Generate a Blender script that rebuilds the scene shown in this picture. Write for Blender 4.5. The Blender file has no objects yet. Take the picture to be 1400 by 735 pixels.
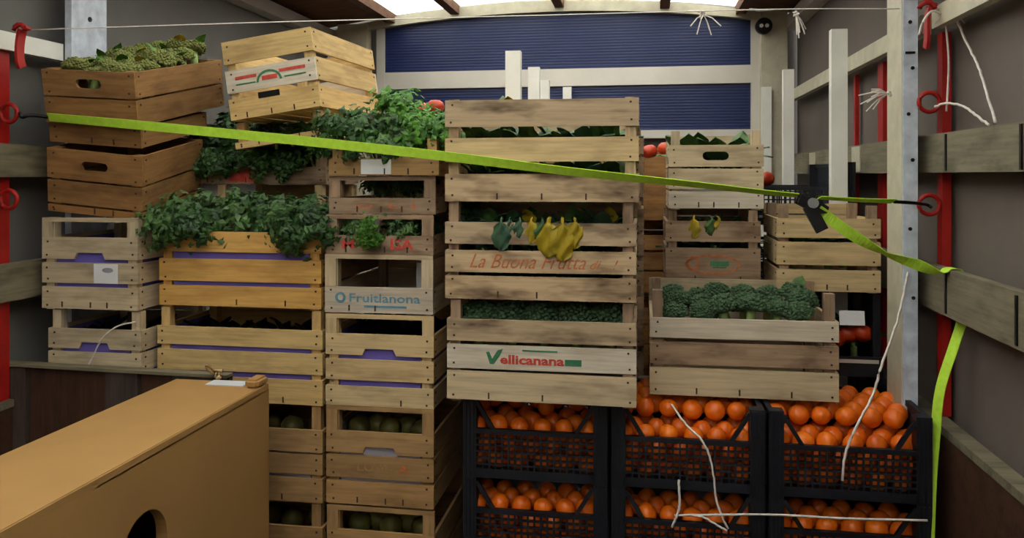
import bpy, bmesh, math, random
from mathutils import Vector, Matrix, Euler
random.seed(7)
R = math.radians
SC = bpy.context.scene
COL = SC.collection

# ------------------------------------------------------------------ camera
FPX, YAW, CZ = 1100.0, math.atan(180 / 1100.0), 1.215     # focal length in px, yaw, eye height above the truck floor
cam = bpy.data.cameras.new('camera')
cam.sensor_width = 36.0
cam.lens = 36.0 * FPX / 1400.0
cam.shift_y = -127.5 / 1400.0
cam.clip_start = 0.02
camo = bpy.data.objects.new('camera', cam)
COL.objects.link(camo)
camo.location = (0, 0, CZ)
camo.rotation_euler = (R(90), 0, YAW)
SC.camera = camo

# ------------------------------------------------------------------ world: even overcast sky
wd = bpy.data.worlds.new('sky'); SC.world = wd
wd.use_nodes = True
bg = wd.node_tree.nodes['Background']
bg.inputs['Color'].default_value = (1.0, 0.98, 0.94, 1)
bg.inputs['Strength'].default_value = 2.2
SC.view_settings.view_transform = 'Standard'
SC.view_settings.look = 'None'
SC.view_settings.gamma = 1.0
SC.view_settings.use_curve_mapping = False
SC.view_settings.exposure = 1.5
SC.cycles.max_bounces = 6
SC.cycles.diffuse_bounces = 4
SC.cycles.transmission_bounces = 4

# ------------------------------------------------------------------ materials
def lin(c):
    return tuple((x / 255 / 12.92 if x / 255 <= .04045 else ((x / 255 + .055) / 1.055) ** 2.4) for x in c) + (1,)

class N:
    def __init__(s, name):
        s.m = bpy.data.materials.new(name); s.m.use_nodes = True
        s.t = s.m.node_tree; s.b = s.t.nodes['Principled BSDF']
    def n(s, typ, **kw):
        o = s.t.nodes.new(typ)
        for k, v in kw.items():
            if k in o.inputs: o.inputs[k].default_value = v
            else: setattr(o, k, v)
        return o
    def l(s, a, b): s.t.links.new(a, b)
    def ramp(s, fac, stops):
        r = s.n('ShaderNodeValToRGB'); e = r.color_ramp.elements
        while len(e) < len(stops): e.new(.5)
        for el, (p, c) in zip(e, stops): el.position = p; el.color = c
        s.l(fac, r.inputs[0]); return r.outputs[0]
    def coord(s, scale, rnd=True):
        tc = s.n('ShaderNodeTexCoord'); mp = s.n('ShaderNodeMapping'); mp.inputs['Scale'].default_value = scale
        s.l(tc.outputs['Object'], mp.inputs['Vector'])
        if rnd:
            oi = s.n('ShaderNodeObjectInfo'); m = s.n('ShaderNodeMath', operation='MULTIPLY'); m.inputs[1].default_value = 37.0
            s.l(oi.outputs['Random'], m.inputs[0])
            cb = s.n('ShaderNodeCombineXYZ'); s.l(m.outputs[0], cb.inputs[0]); s.l(m.outputs[0], cb.inputs[1]); s.l(m.outputs[0], cb.inputs[2])
            s.l(cb.outputs[0], mp.inputs['Location'])
        return mp.outputs[0]
    def noise(s, vec, scale, detail=3.0, rough=.55):
        o = s.n('ShaderNodeTexNoise'); o.inputs['Scale'].default_value = scale; o.inputs['Detail'].default_value = detail; o.inputs['Roughness'].default_value = rough
        s.l(vec, o.inputs['Vector']); return o.outputs['Fac']
    def mix(s, fac, a, b, mode='MIX'):
        o = s.n('ShaderNodeMix'); o.data_type = 'RGBA'; o.blend_type = mode
        for sock, v in ((o.inputs[0], fac), (o.inputs[6], a), (o.inputs[7], b)):
            if hasattr(v, 'is_output'): s.l(v, sock)
            else: sock.default_value = v
        return o.outputs[2]
    def bump(s, h, strength, dist=.002):
        o = s.n('ShaderNodeBump'); o.inputs['Strength'].default_value = strength; o.inputs['Distance'].default_value = dist
        s.l(h, o.inputs['Height']); s.l(o.outputs[0], s.b.inputs['Normal'])

def scl(c, k): return (c[0] * k, c[1] * k, c[2] * k, 1)

def wood(name, rgb, stain=(92, 74, 56), amount=.5, rough=.75):
    """grain along the piece's own X axis, stains, small change of tone from piece to piece"""
    k = N(name); c = lin(rgb)
    g = k.noise(k.coord((4, 70, 70)), 1.6, 4)
    col = k.ramp(g, [(.25, scl(c, .72)), (.55, c), (.8, scl(c, 1.12))])
    st = k.noise(k.coord((5, 16, 16)), 1.3, 3, .6)
    sf = k.ramp(st, [(.46, (0, 0, 0, 1)), (.70, (amount,) * 3 + (1,))])
    col = k.mix(sf, col, lin(stain))
    oi = k.n('ShaderNodeObjectInfo')
    tone = k.ramp(oi.outputs['Random'], [(0, (.82, .80, .78, 1)), (.5, (1, 1, 1, 1)), (1, (1.0, .93, .84, 1))])
    col = k.mix(1.0, col, tone, 'MULTIPLY')
    k.l(col, k.b.inputs['Base Color']); k.b.inputs['Roughness'].default_value = rough
    k.b.inputs['Specular IOR Level'].default_value = .25
    k.bump(g, .35, .0015)
    return k.m

def plain(name, rgb, rough=.6, metal=0.0, var=.12, scale=14.0, bump=0.0, spec=.4, rnd=True):
    k = N(name); c = lin(rgb)
    n = k.noise(k.coord((1, 1, 1), rnd), scale, 4)
    k.l(k.ramp(n, [(.3, scl(c, 1 - var)), (.7, scl(c, 1 + var))]), k.b.inputs['Base Color'])
    k.b.inputs['Roughness'].default_value = rough; k.b.inputs['Metallic'].default_value = metal
    k.b.inputs['Specular IOR Level'].default_value = spec
    if bump: k.bump(n, bump)
    return k.m

def leafmat(name, a, b, scale=18.0, transl=.3):
    k = N(name)
    n = k.noise(k.coord((1, 1, 1)), scale, 2)
    col = k.ramp(n, [(.3, lin(a)), (.72, lin(b))])
    k.l(col, k.b.inputs['Base Color']); k.b.inputs['Roughness'].default_value = .5
    tr = k.n('ShaderNodeBsdfTranslucent'); k.l(col, tr.inputs['Color'])
    mx = k.n('ShaderNodeMixShader'); mx.inputs[0].default_value = transl
    out = k.t.nodes['Material Output']
    k.l(k.b.outputs[0], mx.inputs[1]); k.l(tr.outputs[0], mx.inputs[2]); k.l(mx.outputs[0], out.inputs['Surface'])
    return k.m

def orange_mat(name, a, b):
    k = N(name); v = k.coord((1, 1, 1))
    oi = k.n('ShaderNodeObjectInfo')
    n = k.noise(v, 40, 2)
    col = k.ramp(n, [(.3, lin(a)), (.7, lin(b))])
    tone = k.ramp(oi.outputs['Random'], [(0, (.78, .72, .7, 1)), (.6, (1, 1, 1, 1)), (1, (1, 1.12, 1.1, 1))])
    k.l(k.mix(1.0, col, tone, 'MULTIPLY'), k.b.inputs['Base Color'])
    k.b.inputs['Roughness'].default_value = .42
    k.bump(k.noise(v, 450, 1), .25, .0006)
    return k.m

M = {}
M['pale'] = wood('pale_pine', (208, 183, 140), (130, 108, 80), .5)
M['pale2'] = wood('pale_poplar', (206, 188, 158), (120, 104, 82), .45)
M['yellow'] = wood('yellow_pine', (214, 168, 96), (160, 110, 56), .5)
M['brown'] = wood('brown_stained_pine', (156, 116, 72), (88, 58, 34), .6)
M['honey'] = wood('honey_pine', (214, 183, 126), (140, 108, 70), .5)
M['tan'] = wood('tan_pine', (176, 140, 96), (110, 84, 56), .55)
M['grey'] = wood('weathered_pine', (198, 174, 142), (96, 76, 60), .95)
M['old'] = wood('old_reddish_pine', (168, 142, 118), (90, 66, 50), .85)
M['white'] = wood('whitewashed_pine', (214, 202, 184), (170, 150, 125), .35)
M['rail'] = wood('grey_rail_wood', (128, 122, 102), (70, 66, 54), .6)
M['dark'] = wood('dark_brown_board', (74, 48, 36), (40, 28, 22), .6)
M['darkgrey'] = wood('dark_grey_board', (78, 66, 62), (44, 36, 34), .5)
M['floorwood'] = wood('truck_floor_board', (58, 48, 40), (34, 28, 24), .6)
M['roofwood'] = wood('roof_board', (120, 84, 62), (70, 46, 34), .5)
M['liner'] = plain('violet_paper', (104, 92, 178), .8, var=.15)
M['linerg'] = plain('grey_paper', (150, 146, 160), .8, var=.1)
M['nail'] = plain('rusty_staple', (70, 48, 36), .7, .3)
M['tarp'] = plain('grey_tarpaulin', (116, 114, 110), .75, var=.1, scale=3, spec=.2)
M['tarpr'] = plain('brownish_grey_tarpaulin', (108, 100, 94), .75, var=.1, scale=3, spec=.2)
M['alu'] = plain('dull_aluminium', (206, 200, 190), .45, .25, .06, 6)
M['whitepaint'] = plain('white_paint', (232, 230, 222), .5, var=.06, scale=9)
M['cream'] = plain('cream_paint', (192, 186, 164), .55, var=.12, scale=20)
M['bluewhite'] = plain('scuffed_pale_paint', (200, 208, 222), .5, var=.22, scale=26)
M['red'] = plain('red_paint', (164, 26, 22), .45, var=.15)
M['orangeN'] = orange_mat('orange_peel', (230, 96, 8), (244, 122, 18))
M['tomato'] = orange_mat('tomato_skin', (176, 44, 14), (204, 70, 22))
M['radish'] = plain('dark_red_root', (110, 24, 30), .5, var=.3)
M['apple'] = plain('green_fruit', (96, 92, 44), .45, var=.25)
M['plastic'] = plain('black_plastic', (20, 23, 32), .5, var=.1)
M['black'] = plain('black_steel', (24, 24, 26), .45, .4)
M['steel'] = plain('bright_steel', (200, 205, 210), .3, .9)
M['strap'] = plain('lime_webbing', (186, 230, 66), .7, var=.1, scale=60)
M['twine'] = plain('white_twine', (224, 216, 210), .8, var=.15, scale=80)
M['card'] = plain('brown_board', (164, 124, 72), .8, var=.07, scale=5)
M['paper'] = plain('white_paper', (226, 226, 230), .7, var=.06)
M['tape'] = plain('pale_tape', (206, 208, 216), .4, var=.08)
M['leafdark'] = leafmat('dark_herb_leaf', (28, 58, 24), (66, 110, 46))
M['leafbright'] = leafmat('bright_herb_leaf', (40, 92, 26), (104, 160, 54))
M['leafmid'] = leafmat('mid_green_leaf', (44, 78, 40), (98, 134, 72))
M['leafblue'] = leafmat('blue_green_leaf', (40, 76, 56), (92, 128, 98))
M['leafshade'] = leafmat('shade_fill_leaf', (14, 18, 16), (30, 38, 30), 18, .05)  # near-black colour that paints shade into the crate openings
M['leafyel'] = leafmat('yellowed_leaf', (168, 150, 36), (218, 186, 44))
M['stem'] = plain('pale_stem', (150, 176, 104), .6, var=.2)
M['broc'] = plain('broccoli_floret', (64, 90, 60), .8, var=.45, scale=160, bump=.8)
M['brocy'] = plain('olive_broccoli_floret', (122, 128, 68), .8, var=.45, scale=160, bump=.8)
M['inkred'] = plain('red_ink', (196, 70, 60), .7, var=.25, scale=70)
M['inkblue'] = plain('blue_ink', (92, 140, 160), .7, var=.2, scale=70)
M['inkgreen'] = plain('green_ink', (58, 120, 84), .7, var=.2, scale=70)
M['inkorange'] = plain('faded_orange_ink', (184, 104, 62), .7, var=.3, scale=70)
M['yard'] = plain('light_block_render', (86, 74, 64), .9, var=.1, scale=2)  # kept dark so the added wall sends little light inside
M['glassdark'] = plain('light_block_glass', (40, 44, 50), .2)  # panes of the added light-blocking wall
M['asphalt'] = plain('asphalt', (64, 62, 60), .9, var=.2, scale=8)

def blue_panel_mat():
    k = N('blue_ribbed_panel')
    tc = k.n('ShaderNodeTexCoord'); w = k.n('ShaderNodeTexWave'); w.bands_direction = 'Z'; w.inputs['Scale'].default_value = 20.0
    w.inputs['Distortion'].default_value = .3
    k.l(tc.outputs['Object'], w.inputs['Vector'])
    k.l(k.ramp(w.outputs['Fac'], [(0, lin((3, 23, 72))), (1, lin((5, 30, 86)))]), k.b.inputs['Base Color'])
    k.b.inputs['Roughness'].default_value = .45; k.bump(w.outputs['Fac'], .25, .003)
    return k.m
M['blue'] = blue_panel_mat()

def roof_mat():
    k = N('translucent_roof_sheet')
    tr = k.n('ShaderNodeBsdfTranslucent'); tr.inputs['Color'].default_value = (.92, .93, .9, 1)
    df = k.n('ShaderNodeBsdfDiffuse'); df.inputs['Color'].default_value = (.8, .8, .78, 1)
    mx = k.n('ShaderNodeMixShader'); mx.inputs[0].default_value = .3
    k.l(tr.outputs[0], mx.inputs[1]); k.l(df.outputs[0], mx.inputs[2]); k.l(mx.outputs[0], k.t.nodes['Material Output'].inputs['Surface'])
    return k.m
M['skylight'] = roof_mat()

# ------------------------------------------------------------------ geometry helpers
class MB:
    def __init__(s): s.v = []; s.f = []
    def box(s, c, d):
        x, y, z = c; a, b, e = d[0] / 2, d[1] / 2, d[2] / 2; o = len(s.v)
        s.v += [(x + i * a, y + j * b, z + k * e) for i in (-1, 1) for j in (-1, 1) for k in (-1, 1)]
        s.f += [tuple(o + q for q in f) for f in ((0, 1, 3, 2), (4, 6, 7, 5), (0, 4, 5, 1), (2, 3, 7, 6), (0, 2, 6, 4), (1, 5, 7, 3))]
        return s
    def bar(s, p, q, w, h=None):
        """square bar from p to q"""
        p, q = Vector(p), Vector(q); d = (q - p).normalized()
        up = Vector((0, 0, 1)) if abs(d.z) < .95 else Vector((0, 1, 0))
        a = d.cross(up).normalized() * w / 2; b = a.cross(d).normalized() * (h or w) / 2; o = len(s.v)
        for c in (p, q): s.v += [tuple(c + i * a + j * b) for i, j in ((-1, -1), (1, -1), (1, 1), (-1, 1))]
        s.f += [tuple(o + k for k in f) for f in ((0, 1, 2, 3), (7, 6, 5, 4), (0, 4, 5, 1), (1, 5, 6, 2), (2, 6, 7, 3), (3, 7, 4, 0))]
        return s
    def tube(s, pts, r, n=6, closed=False):
        pts = [Vector(p) for p in pts]; o = len(s.v); m = len(pts)
        for i, p in enumerate(pts):
            t = (pts[(i + 1) % m] - pts[i - 1]) if closed else (pts[min(i + 1, m - 1)] - pts[max(i - 1, 0)])
            t.normalize(); up = Vector((0, 0, 1)) if abs(t.z) < .9 else Vector((0, 1, 0))
            a = t.cross(up).normalized(); b = a.cross(t)
            s.v += [tuple(p + (a * math.cos(k * 2 * math.pi / n) + b * math.sin(k * 2 * math.pi / n)) * r) for k in range(n)]
        for i in range(m if closed else m - 1):
            j = (i + 1) % m
            for k in range(n):
                l = (k + 1) % n; s.f.append((o + i * n + k, o + i * n + l, o + j * n + l, o + j * n + k))
        if not closed:
            s.f.append(tuple(o + k for k in range(n))[::-1]); s.f.append(tuple(o + (m - 1) * n + k for k in range(n)))
        return s
    def cyl(s, p, q, r, n=16): return s.tube([p, q], r, n)
    def ribbon(s, pts, width, twist, th=.002):
        pts = [Vector(p) for p in pts]; m = len(pts); o = len(s.v)
        for i, p in enumerate(pts):
            t = (pts[min(i + 1, m - 1)] - pts[max(i - 1, 0)]).normalized()
            up = Vector((0, 0, 1)) if abs(t.z) < .9 else Vector((1, 0, 0))
            a = (up - t * up.dot(t)).normalized(); b = t.cross(a)
            f = i / (m - 1) * (len(twist) - 1); k = min(int(f), len(twist) - 2); ang = twist[k] + (twist[k + 1] - twist[k]) * (f - k)
            a2 = a * math.cos(ang) + b * math.sin(ang); b2 = t.cross(a2)
            s.v += [tuple(p + a2 * i2 * width / 2 + b2 * j2 * th / 2) for i2, j2 in ((-1, -1), (1, -1), (1, 1), (-1, 1))]
        for i in range(m - 1):
            for k in range(4):
                l = (k + 1) % 4; s.f.append((o + i * 4 + k, o + i * 4 + l, o + i * 4 + 4 + l, o + i * 4 + 4 + k))
        s.f.append((o, o + 3, o + 2, o + 1)); e = o + (m - 1) * 4; s.f.append((e, e + 1, e + 2, e + 3))
        return s
    def mesh(s, name, mat, smooth=False):
        me = bpy.data.meshes.new(name); me.from_pydata(s.v, [], s.f); me.materials.append(mat)
        if smooth: me.polygons.foreach_set('use_smooth', [True] * len(me.polygons))
        me.validate(); me.update(); return me

def catmull(pts, n=8):
    P = [Vector(p) for p in pts]; P = [P[0] * 2 - P[1]] + P + [P[-1] * 2 - P[-2]]; out = []
    for i in range(1, len(P) - 2):
        for k in range(n):
            t = k / n; a, b, c, d = P[i - 1:i + 3]
            out.append(.5 * ((2 * b) + (c - a) * t + (2 * a - 5 * b + 4 * c - d) * t * t + (3 * b - a - 3 * c + d) * t ** 3))
    return out + [P[-2]]

def plate_mesh(name, outer, holes, th, mat):
    """flat piece in the XZ plane with holes, thickness th along Y"""
    bm = bmesh.new(); edges = []
    for loop in [outer] + holes:
        vs = [bm.verts.new((x, -th / 2, z)) for x, z in loop]
        edges += [bm.edges.new((vs[i], vs[(i + 1) % len(vs)])) for i in range(len(vs))]
    bmesh.ops.triangle_fill(bm, use_beauty=True, use_dissolve=False, edges=edges)
    bmesh.ops.recalc_face_normals(bm, faces=bm.faces)
    r = bmesh.ops.extrude_face_region(bm, geom=bm.faces[:])
    bmesh.ops.translate(bm, verts=[g for g in r['geom'] if isinstance(g, bmesh.types.BMVert)], vec=(0, th, 0))
    bmesh.ops.recalc_face_normals(bm, faces=bm.faces)
    me = bpy.data.meshes.new(name); bm.to_mesh(me); bm.free(); me.materials.append(mat); return me

def link(name, me, parent=None, loc=(0, 0, 0), rot=(0, 0, 0), scale=(1, 1, 1)):
    o = bpy.data.objects.new(name, me); COL.objects.link(o)
    o.parent = parent; o.location = loc; o.rotation_euler = rot; o.scale = scale
    return o
def tag(o, label, cat, group=None):
    o['label'] = label; o['category'] = cat
    if group: o['group'] = group
    return o
def thing(name, label, cat, loc=(0, 0, 0), rot=(0, 0, 0), group=None, scale=(1, 1, 1)):
    return tag(link(name, None, None, loc, rot, scale), label, cat, group)
def struct(name, me, loc=(0, 0, 0), rot=(0, 0, 0)):
    o = link(name, me, None, loc, rot); o['kind'] = 'structure'; return o
def boxpart(name, dims, mat, parent, loc, rot=(0, 0, 0)):
    return link(name, boxmesh(dims, mat), parent, loc, rot)
CACHE = {}
def boxmesh(dims, mat):
    k = (tuple(round(d, 4) for d in dims), mat.name)
    if k not in CACHE: CACHE[k] = MB().box((0, 0, 0), dims).mesh('box', mat)
    return CACHE[k]

def at(u, v, Y):
    """point of the place at depth Y measured from a pixel of the photograph"""
    t = (u - 700) / FPX; X = Y * math.tan(math.atan(t) - YAW)
    d = -X * math.sin(YAW) + Y * math.cos(YAW)
    return Vector((X, Y, CZ + (240 - v) * d / FPX))

def text_part(s, parent, loc, height, width, mat, shear=0.0, name='lettering', bold=0.0):
    cu = bpy.data.curves.new('t', 'FONT'); cu.body = s; cu.shear = shear; cu.align_x = 'CENTER'; cu.align_y = 'CENTER'; cu.resolution_u = 2; cu.offset = bold
    tmp = bpy.data.objects.new('t', cu); me = bpy.data.meshes.new_from_object(tmp)
    bpy.data.objects.remove(tmp); bpy.data.curves.remove(cu)
    xs = [v.co.x for v in me.vertices]; ys = [v.co.y for v in me.vertices]
    sx = width / (max(xs) - min(xs)); sy = height / (max(ys) - min(ys)); cx = (max(xs) + min(xs)) / 2; cy = (max(ys) + min(ys)) / 2
    for v in me.vertices: v.co = ((v.co.x - cx) * sx, 0, (v.co.y - cy) * sy)
    me.materials.clear(); me.materials.append(mat)
    return link(name, me, parent, loc)

# ------------------------------------------------------------------ the truck body
XL, XR, YB, Y0 = -1.80, .80, 4.40, -3.0          # tarpaulins, headboard, tailgate end (rear length invented to weaken light from behind)
XC = (XL + XR) / 2
def zroof(x): return CZ + .935 - .115 * ((x - XC) / 1.3) ** 2

struct('ground', MB().box((0, 0, 0), (60, 60, .1)).mesh('ground', M['asphalt']), (0, 0, -1.15))  # unseen ground, added to keep light at the tailgate low
yw = struct('wall_light_block', MB().box((0, 0, 0), (44, .4, 7.5)).mesh('wall_light_block', M['yard']), (0, -11, 2.6))     # unseen building, added to block low sky light at the open tailgate
for i in range(7):
    boxpart('light_block_window', (1.6, .06, 1.8), M['glassdark'], yw, (-12 + i * 4, .21, .6))
fl = struct('floor', MB().box((0, 0, 0), (XR - XL, YB - Y0 + .1, .04)).mesh('floor', M['floorwood']), (XC, (YB + Y0) / 2, -.025))
for i in range(13):
    boxpart('plank', (YB - Y0, (XR - XL) / 13 - .006, .006), M['floorwood'], fl, (XL + (i + .5) * (XR - XL) / 13 - XC, 0, .021), (0, 0, R(90)))
for nm, x, mt in (('wall_left', XL, 'tarp'), ('wall_right', XR, 'tarpr')):
    struct(nm, MB().box((0, 0, 0), (.012, YB - Y0, 2.10)).mesh(nm, M[mt]), (x, (YB + Y0) / 2, 1.045))

# roof: brown boards at both sides, translucent sheets between ribs
rf = struct('ceiling', MB().box((0, 0, 0), (.05, YB - Y0, .05)).mesh('ridge', M['roofwood']), (-.45, (YB + Y0) / 2, zroof(-.45) + .0))
def roof_strip(name, x0, x1, mat, dz=0., th=.01):
    mb = MB(); n = 6; L = (YB - Y0) / 2
    for i in range(n + 1):
        x = x0 + (x1 - x0) * i / n
        for y in (-L, L):
            for z in (0, th): mb.v.append((x + .45, y, zroof(x) - zroof(-.45) + dz + z))
    for i in range(n):
        a = i * 4; b = a + 4
        mb.f += [(a, a + 2, b + 2, b), (a + 1, b + 1, b + 3, a + 3), (a, b, b + 1, a + 1), (a + 2, a + 3, b + 3, b + 2)]
    mb.f += [(0, 1, 3, 2), (n * 4, n * 4 + 2, n * 4 + 3, n * 4 + 1)]
    return link(name, mb.mesh(name, mat), rf)
roof_strip('roof_board', XL, -1.40, M['roofwood'], .026)
roof_strip('roof_board', .50, XR, M['roofwood'], .026)
for a, b in ((-1.40, -1.03), (-1.03, -.45), (-.45, .11), (.11, .50)):
    roof_strip('roof_sheet', a, b, M['skylight'], .027, .002)
for x in (-1.40, -1.03, .11, .50):
    boxpart('roof_rib', (.05, YB - Y0, .05), M['roofwood'], rf, (x + .45, 0, zroof(x) - zroof(-.45)))
for nm, x in (('trim_1', XL + .04), ('trim_2', XR - .04)):
    struct(nm, MB().box((0, 0, 0), (.07, YB - Y0, .06)).mesh(nm, M['alu']), (x, (YB + Y0) / 2, CZ + .79))

# headboard
wb = struct('wall_back', MB().box((0, .03, .5), (XR - XL, .03, 2.3)).mesh('wall_back', M['tarp']), (XC, YB, .5))
def hb(name, x0, x1, z0, z1, y, th, mat):
    return boxpart(name, (x1 - x0, th, z1 - z0), M[mat], wb, ((x0 + x1) / 2 - XC, y, (z0 + z1) / 2 + CZ - .5))
def arc(x, base, drop): return base - drop * ((x - XC) / 1.0) ** 2
def arch_panel(name, x0, x1, zb, top, th, y, mat, bottom=None):
    n = 14; xs = [x0 + (x1 - x0) * i / n for i in range(n + 1)]
    lo = [(x0, zb), (x1, zb)] if bottom is None else [(x, bottom(x)) for x in xs]
    outer = [(x - XC, z + CZ - .5) for x, z in lo + [(x, top(x)) for x in reversed(xs)]]
    return link(name, plate_mesh(name, outer, [], th, M[mat]), wb, (0, y, 0))
arch_panel('blue_panel', -1.445, .555, .575, lambda x: arc(x, .893, .06), .01, -.012, 'blue')
arch_panel('blue_panel', -1.445, .555, .24, lambda x: .49, .01, -.012, 'blue')
hb('cross_beam', -1.46, .57, .487, .581, -.02, .03, 'alu')
hb('frame_post', -1.49, -1.445, .2, .84, -.02, .035, 'alu')
hb('frame_post', .555, .60, .2, .84, -.02, .035, 'alu')
hb('sill', -1.49, .60, .20, .243, -.025, .05, 'alu')
arch_panel('header', XL + .02, XR - .02, 0, lambda x: arc(x, .955, .085), .06, -.03, 'cream', lambda x: arc(x, .89, .065))
hb('corner_post', -1.70, -1.53, -1.2, .85, -.05, .08, 'cream')
hb('corner_post', .60, .73, -1.2, .85, -.05, .08, 'cream')

p = at(1044, 36, 4.30)
lm = thing('round_lamp', 'small dark round lamp on the right corner post of the headboard', 'lamp', (p.x, 4.31, p.z))
link('housing', MB().cyl((0, 0, 0), (0, -.03, 0), .042, 20).mesh('housing', M['black'], False), lm)
link('lens', MB().cyl((-.014, -.03, 0), (-.014, -.036, 0), .010, 10).mesh('lens', M['whitepaint']), lm)
link('lens', MB().cyl((.014, -.03, 0), (.014, -.036, 0), .010, 10).mesh('lens', M['whitepaint']), lm)

# side boards with their ledges, rails, stanchions
for side, x in (('left', -1.752), ('right', .752)):
    sb = struct('trim_3' if side == 'left' else 'trim_4', MB().box((0, 0, 0), (.034, YB - Y0 - .1, .575)).mesh('side_board', M['dark']), (x, (YB + Y0) / 2, .29))
    boxpart('ledge', (.042, YB - Y0 - .1, .02), M['rail'], sb, (.0, 0, .293))
def rail(label, cat, x, y0, y1, z0, z1, mat, group=None):
    o = link('side_rail', MB().box((0, 0, 0), (y1 - y0, .025, z1 - z0)).mesh('side_rail', M[mat]), None, (x, (y0 + y1) / 2, CZ + (z0 + z1) / 2), (0, 0, R(90)))
    return tag(o, label, cat, group)
rail('white metal rail high on the left wall, ending at the pale pillar', 'rail', -1.735, .2, 2.17, .345, .395, 'whitepaint')
rail('grey wooden rail on the left wall at eye height', 'rail', -1.735, .2, YB - .12, -.004, .088, 'rail')
rail('grey wooden rail low on the left wall, beside the pale crates', 'rail', -1.735, .2, YB - .12, -.346, -.242, 'rail')
rail('cream metal rail high on the right wall, in front of the pillar', 'rail', .745, .2, 2.22, .377, .43, 'cream')
rail('cream metal rail high on the right wall, behind the pillar', 'rail', .745, 2.30, YB - .12, .377, .43, 'cream')
r2 = rail('weathered wooden rail on the right wall at eye height', 'rail', .745, .2, YB - .12, .008, .106, 'rail')
r3 = rail('weathered wooden rail low on the right wall under the lime strap tail', 'rail', .745, .2, YB - .12, -.345, -.23, 'rail')
for rr, ys, h in ((r2, (2.12, 1.72, 1.70), .09), (r3, (2.12, 1.74), .10)):
    for y in ys:
        boxpart('bracket_slot', (.010, .004, h), M['black'], rr, (y - (YB - .12 + .2) / 2, .0135, 0))
for y in (2.96, 3.70): boxpart('rail_plate', (.11, .004, .088), M['cream'], r2, (y - (YB - .12 + .2) / 2, .0145, 0))
def red_bar(label, x, y, rings, z0=-.62, z1=.37, w=.022, d=.036):
    t = thing('red_stanchion', label, 'stanchion', (x, y, CZ + z0))
    boxpart('bar', (w, d, z1 - z0), M['red'], t, (0, 0, (z1 - z0) / 2))
    s = 1 if x < 0 else -1
    for z in rings:
        pts = [(s * .043 + .025 * math.cos(a * math.pi / 9), -.02, z - z0 + .025 * math.sin(a * math.pi / 9)) for a in range(18)]
        link('ring', MB().tube(pts, .006, 8, True).mesh('ring', M['red'], True), t)
    return t
red_bar('red steel stanchion with two rings on the left wall', -1.752, 1.965, (.17, -.065))
red_bar('red steel stanchion with two rings beside the pale pillar on the right', .771, 2.245, (.19, -.075))
red_bar('red stanchion half hidden behind the pale pillar', .776, 2.80, (), w=.02, d=.06)
red_bar('thin red stanchion beyond the pillar, beside the tall white stake', .776, 3.14, (), w=.014, d=.025)
def red_hook(label, u, v0, v1, Y):
    a, b = at(u, v0, Y), at(u, v1, Y); t = thing('red_hook', label, 'hook', b)
    h = a.z - b.z
    pts = catmull([(.02, .0, h + .0), (.005, -.004, h * .92), (0, -.008, h * .55), (0, -.008, h * .2), (0, 0, 0)], 4)
    link('hook_blade', MB().ribbon(pts, .026, (R(90), R(90)), .008).mesh('hook', M['red']), t)
    link('hook_bend', MB().tube([(.018 * math.cos(k) - .0, -.008, h * .9 + .018 * math.sin(k)) for k in (0, .6, 1.2, 1.8, 2.4, 3.0)], .007, 6).mesh('bend', M['red'], True), t)
red_hook('red hook hanging over the white rail on the left', 30, 38, 92, 1.93)
red_hook('red hook hanging from the cream rail on the right', 1266, 8, 66, 2.17)

pl = thing('wall_pillar', 'pale painted pillar on the left wall behind the brown crates', 'pillar', (-1.71, 2.255, .0))
boxpart('pillar_body', (.022, .16, 2.0), M['bluewhite'], pl, (0, 0, 1.0))
link('bolt', MB().cyl((.011, 0, 1.70), (.014, 0, 1.70), .008, 8).mesh('bolt', M['black']), pl)
pr = thing('wall_pillar', 'cream and white upright pillar on the right with scuffed paint', 'pillar', (.687, 2.31, .596))
boxpart('pillar_body', (.038, .127, 1.42), M['cream'], pr, (0, .002, .71))
boxpart('face_plate', (.036, .006, 1.42), M['bluewhite'], pr, (.001, -.0645, .71))
for dx, z in ((.006, .66), (-.004, .78), (.006, .90), (.0, 1.02), (.008, .30), (.0, .48), (.004, 1.15)):
    link('bolt_hole', MB().cyl((dx, -.0675, z), (dx, -.0695, z), .005, 8).mesh('bolt_hole', M['black']), pr)
boxpart('strap_slot', (.024, .003, .006), M['black'], pr, (.0, -.069, .94))

# white load stakes: two rows behind the front stacks
def stake(label, x, y, ztop, w):
    t = thing('load_stake', label, 'stake', (x, y, 0), group='white load stakes')
    boxpart('stake_face', (w, .006, CZ + ztop), M['whitepaint'], t, (0, 0, (CZ + ztop) / 2))
    boxpart('stake_flange', (.006, .030, CZ + ztop), M['whitepaint'], t, (-w / 2 + .003, .018, (CZ + ztop) / 2))
    boxpart('stake_flange', (.006, .030, CZ + ztop), M['whitepaint'], t, (w / 2 - .003, .018, (CZ + ztop) / 2))
stake('tallest and nearest white stake on the right, beside the ratchet', .626, 2.745, .475, .050)
stake('white stake behind the tall one on the right, nearer the middle', .626, 3.67, .465, .045)
stake('farthest short white stake on the right by the headboard corner', .622, 4.28, .455, .048)
stake('widest and tallest white stake rising above the middle crate stack', -.455, 2.80, .44, .053)
stake('second white stake from the left above the middle crate stack', -.46, 3.38, .46, .048)
stake('narrow greyish white stake, third from the left above the middle stack', -.47, 3.85, .46, .042)
stake('shortest and farthest white stake above the middle crate stack', -.405, 4.30, .475, .045)

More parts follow.
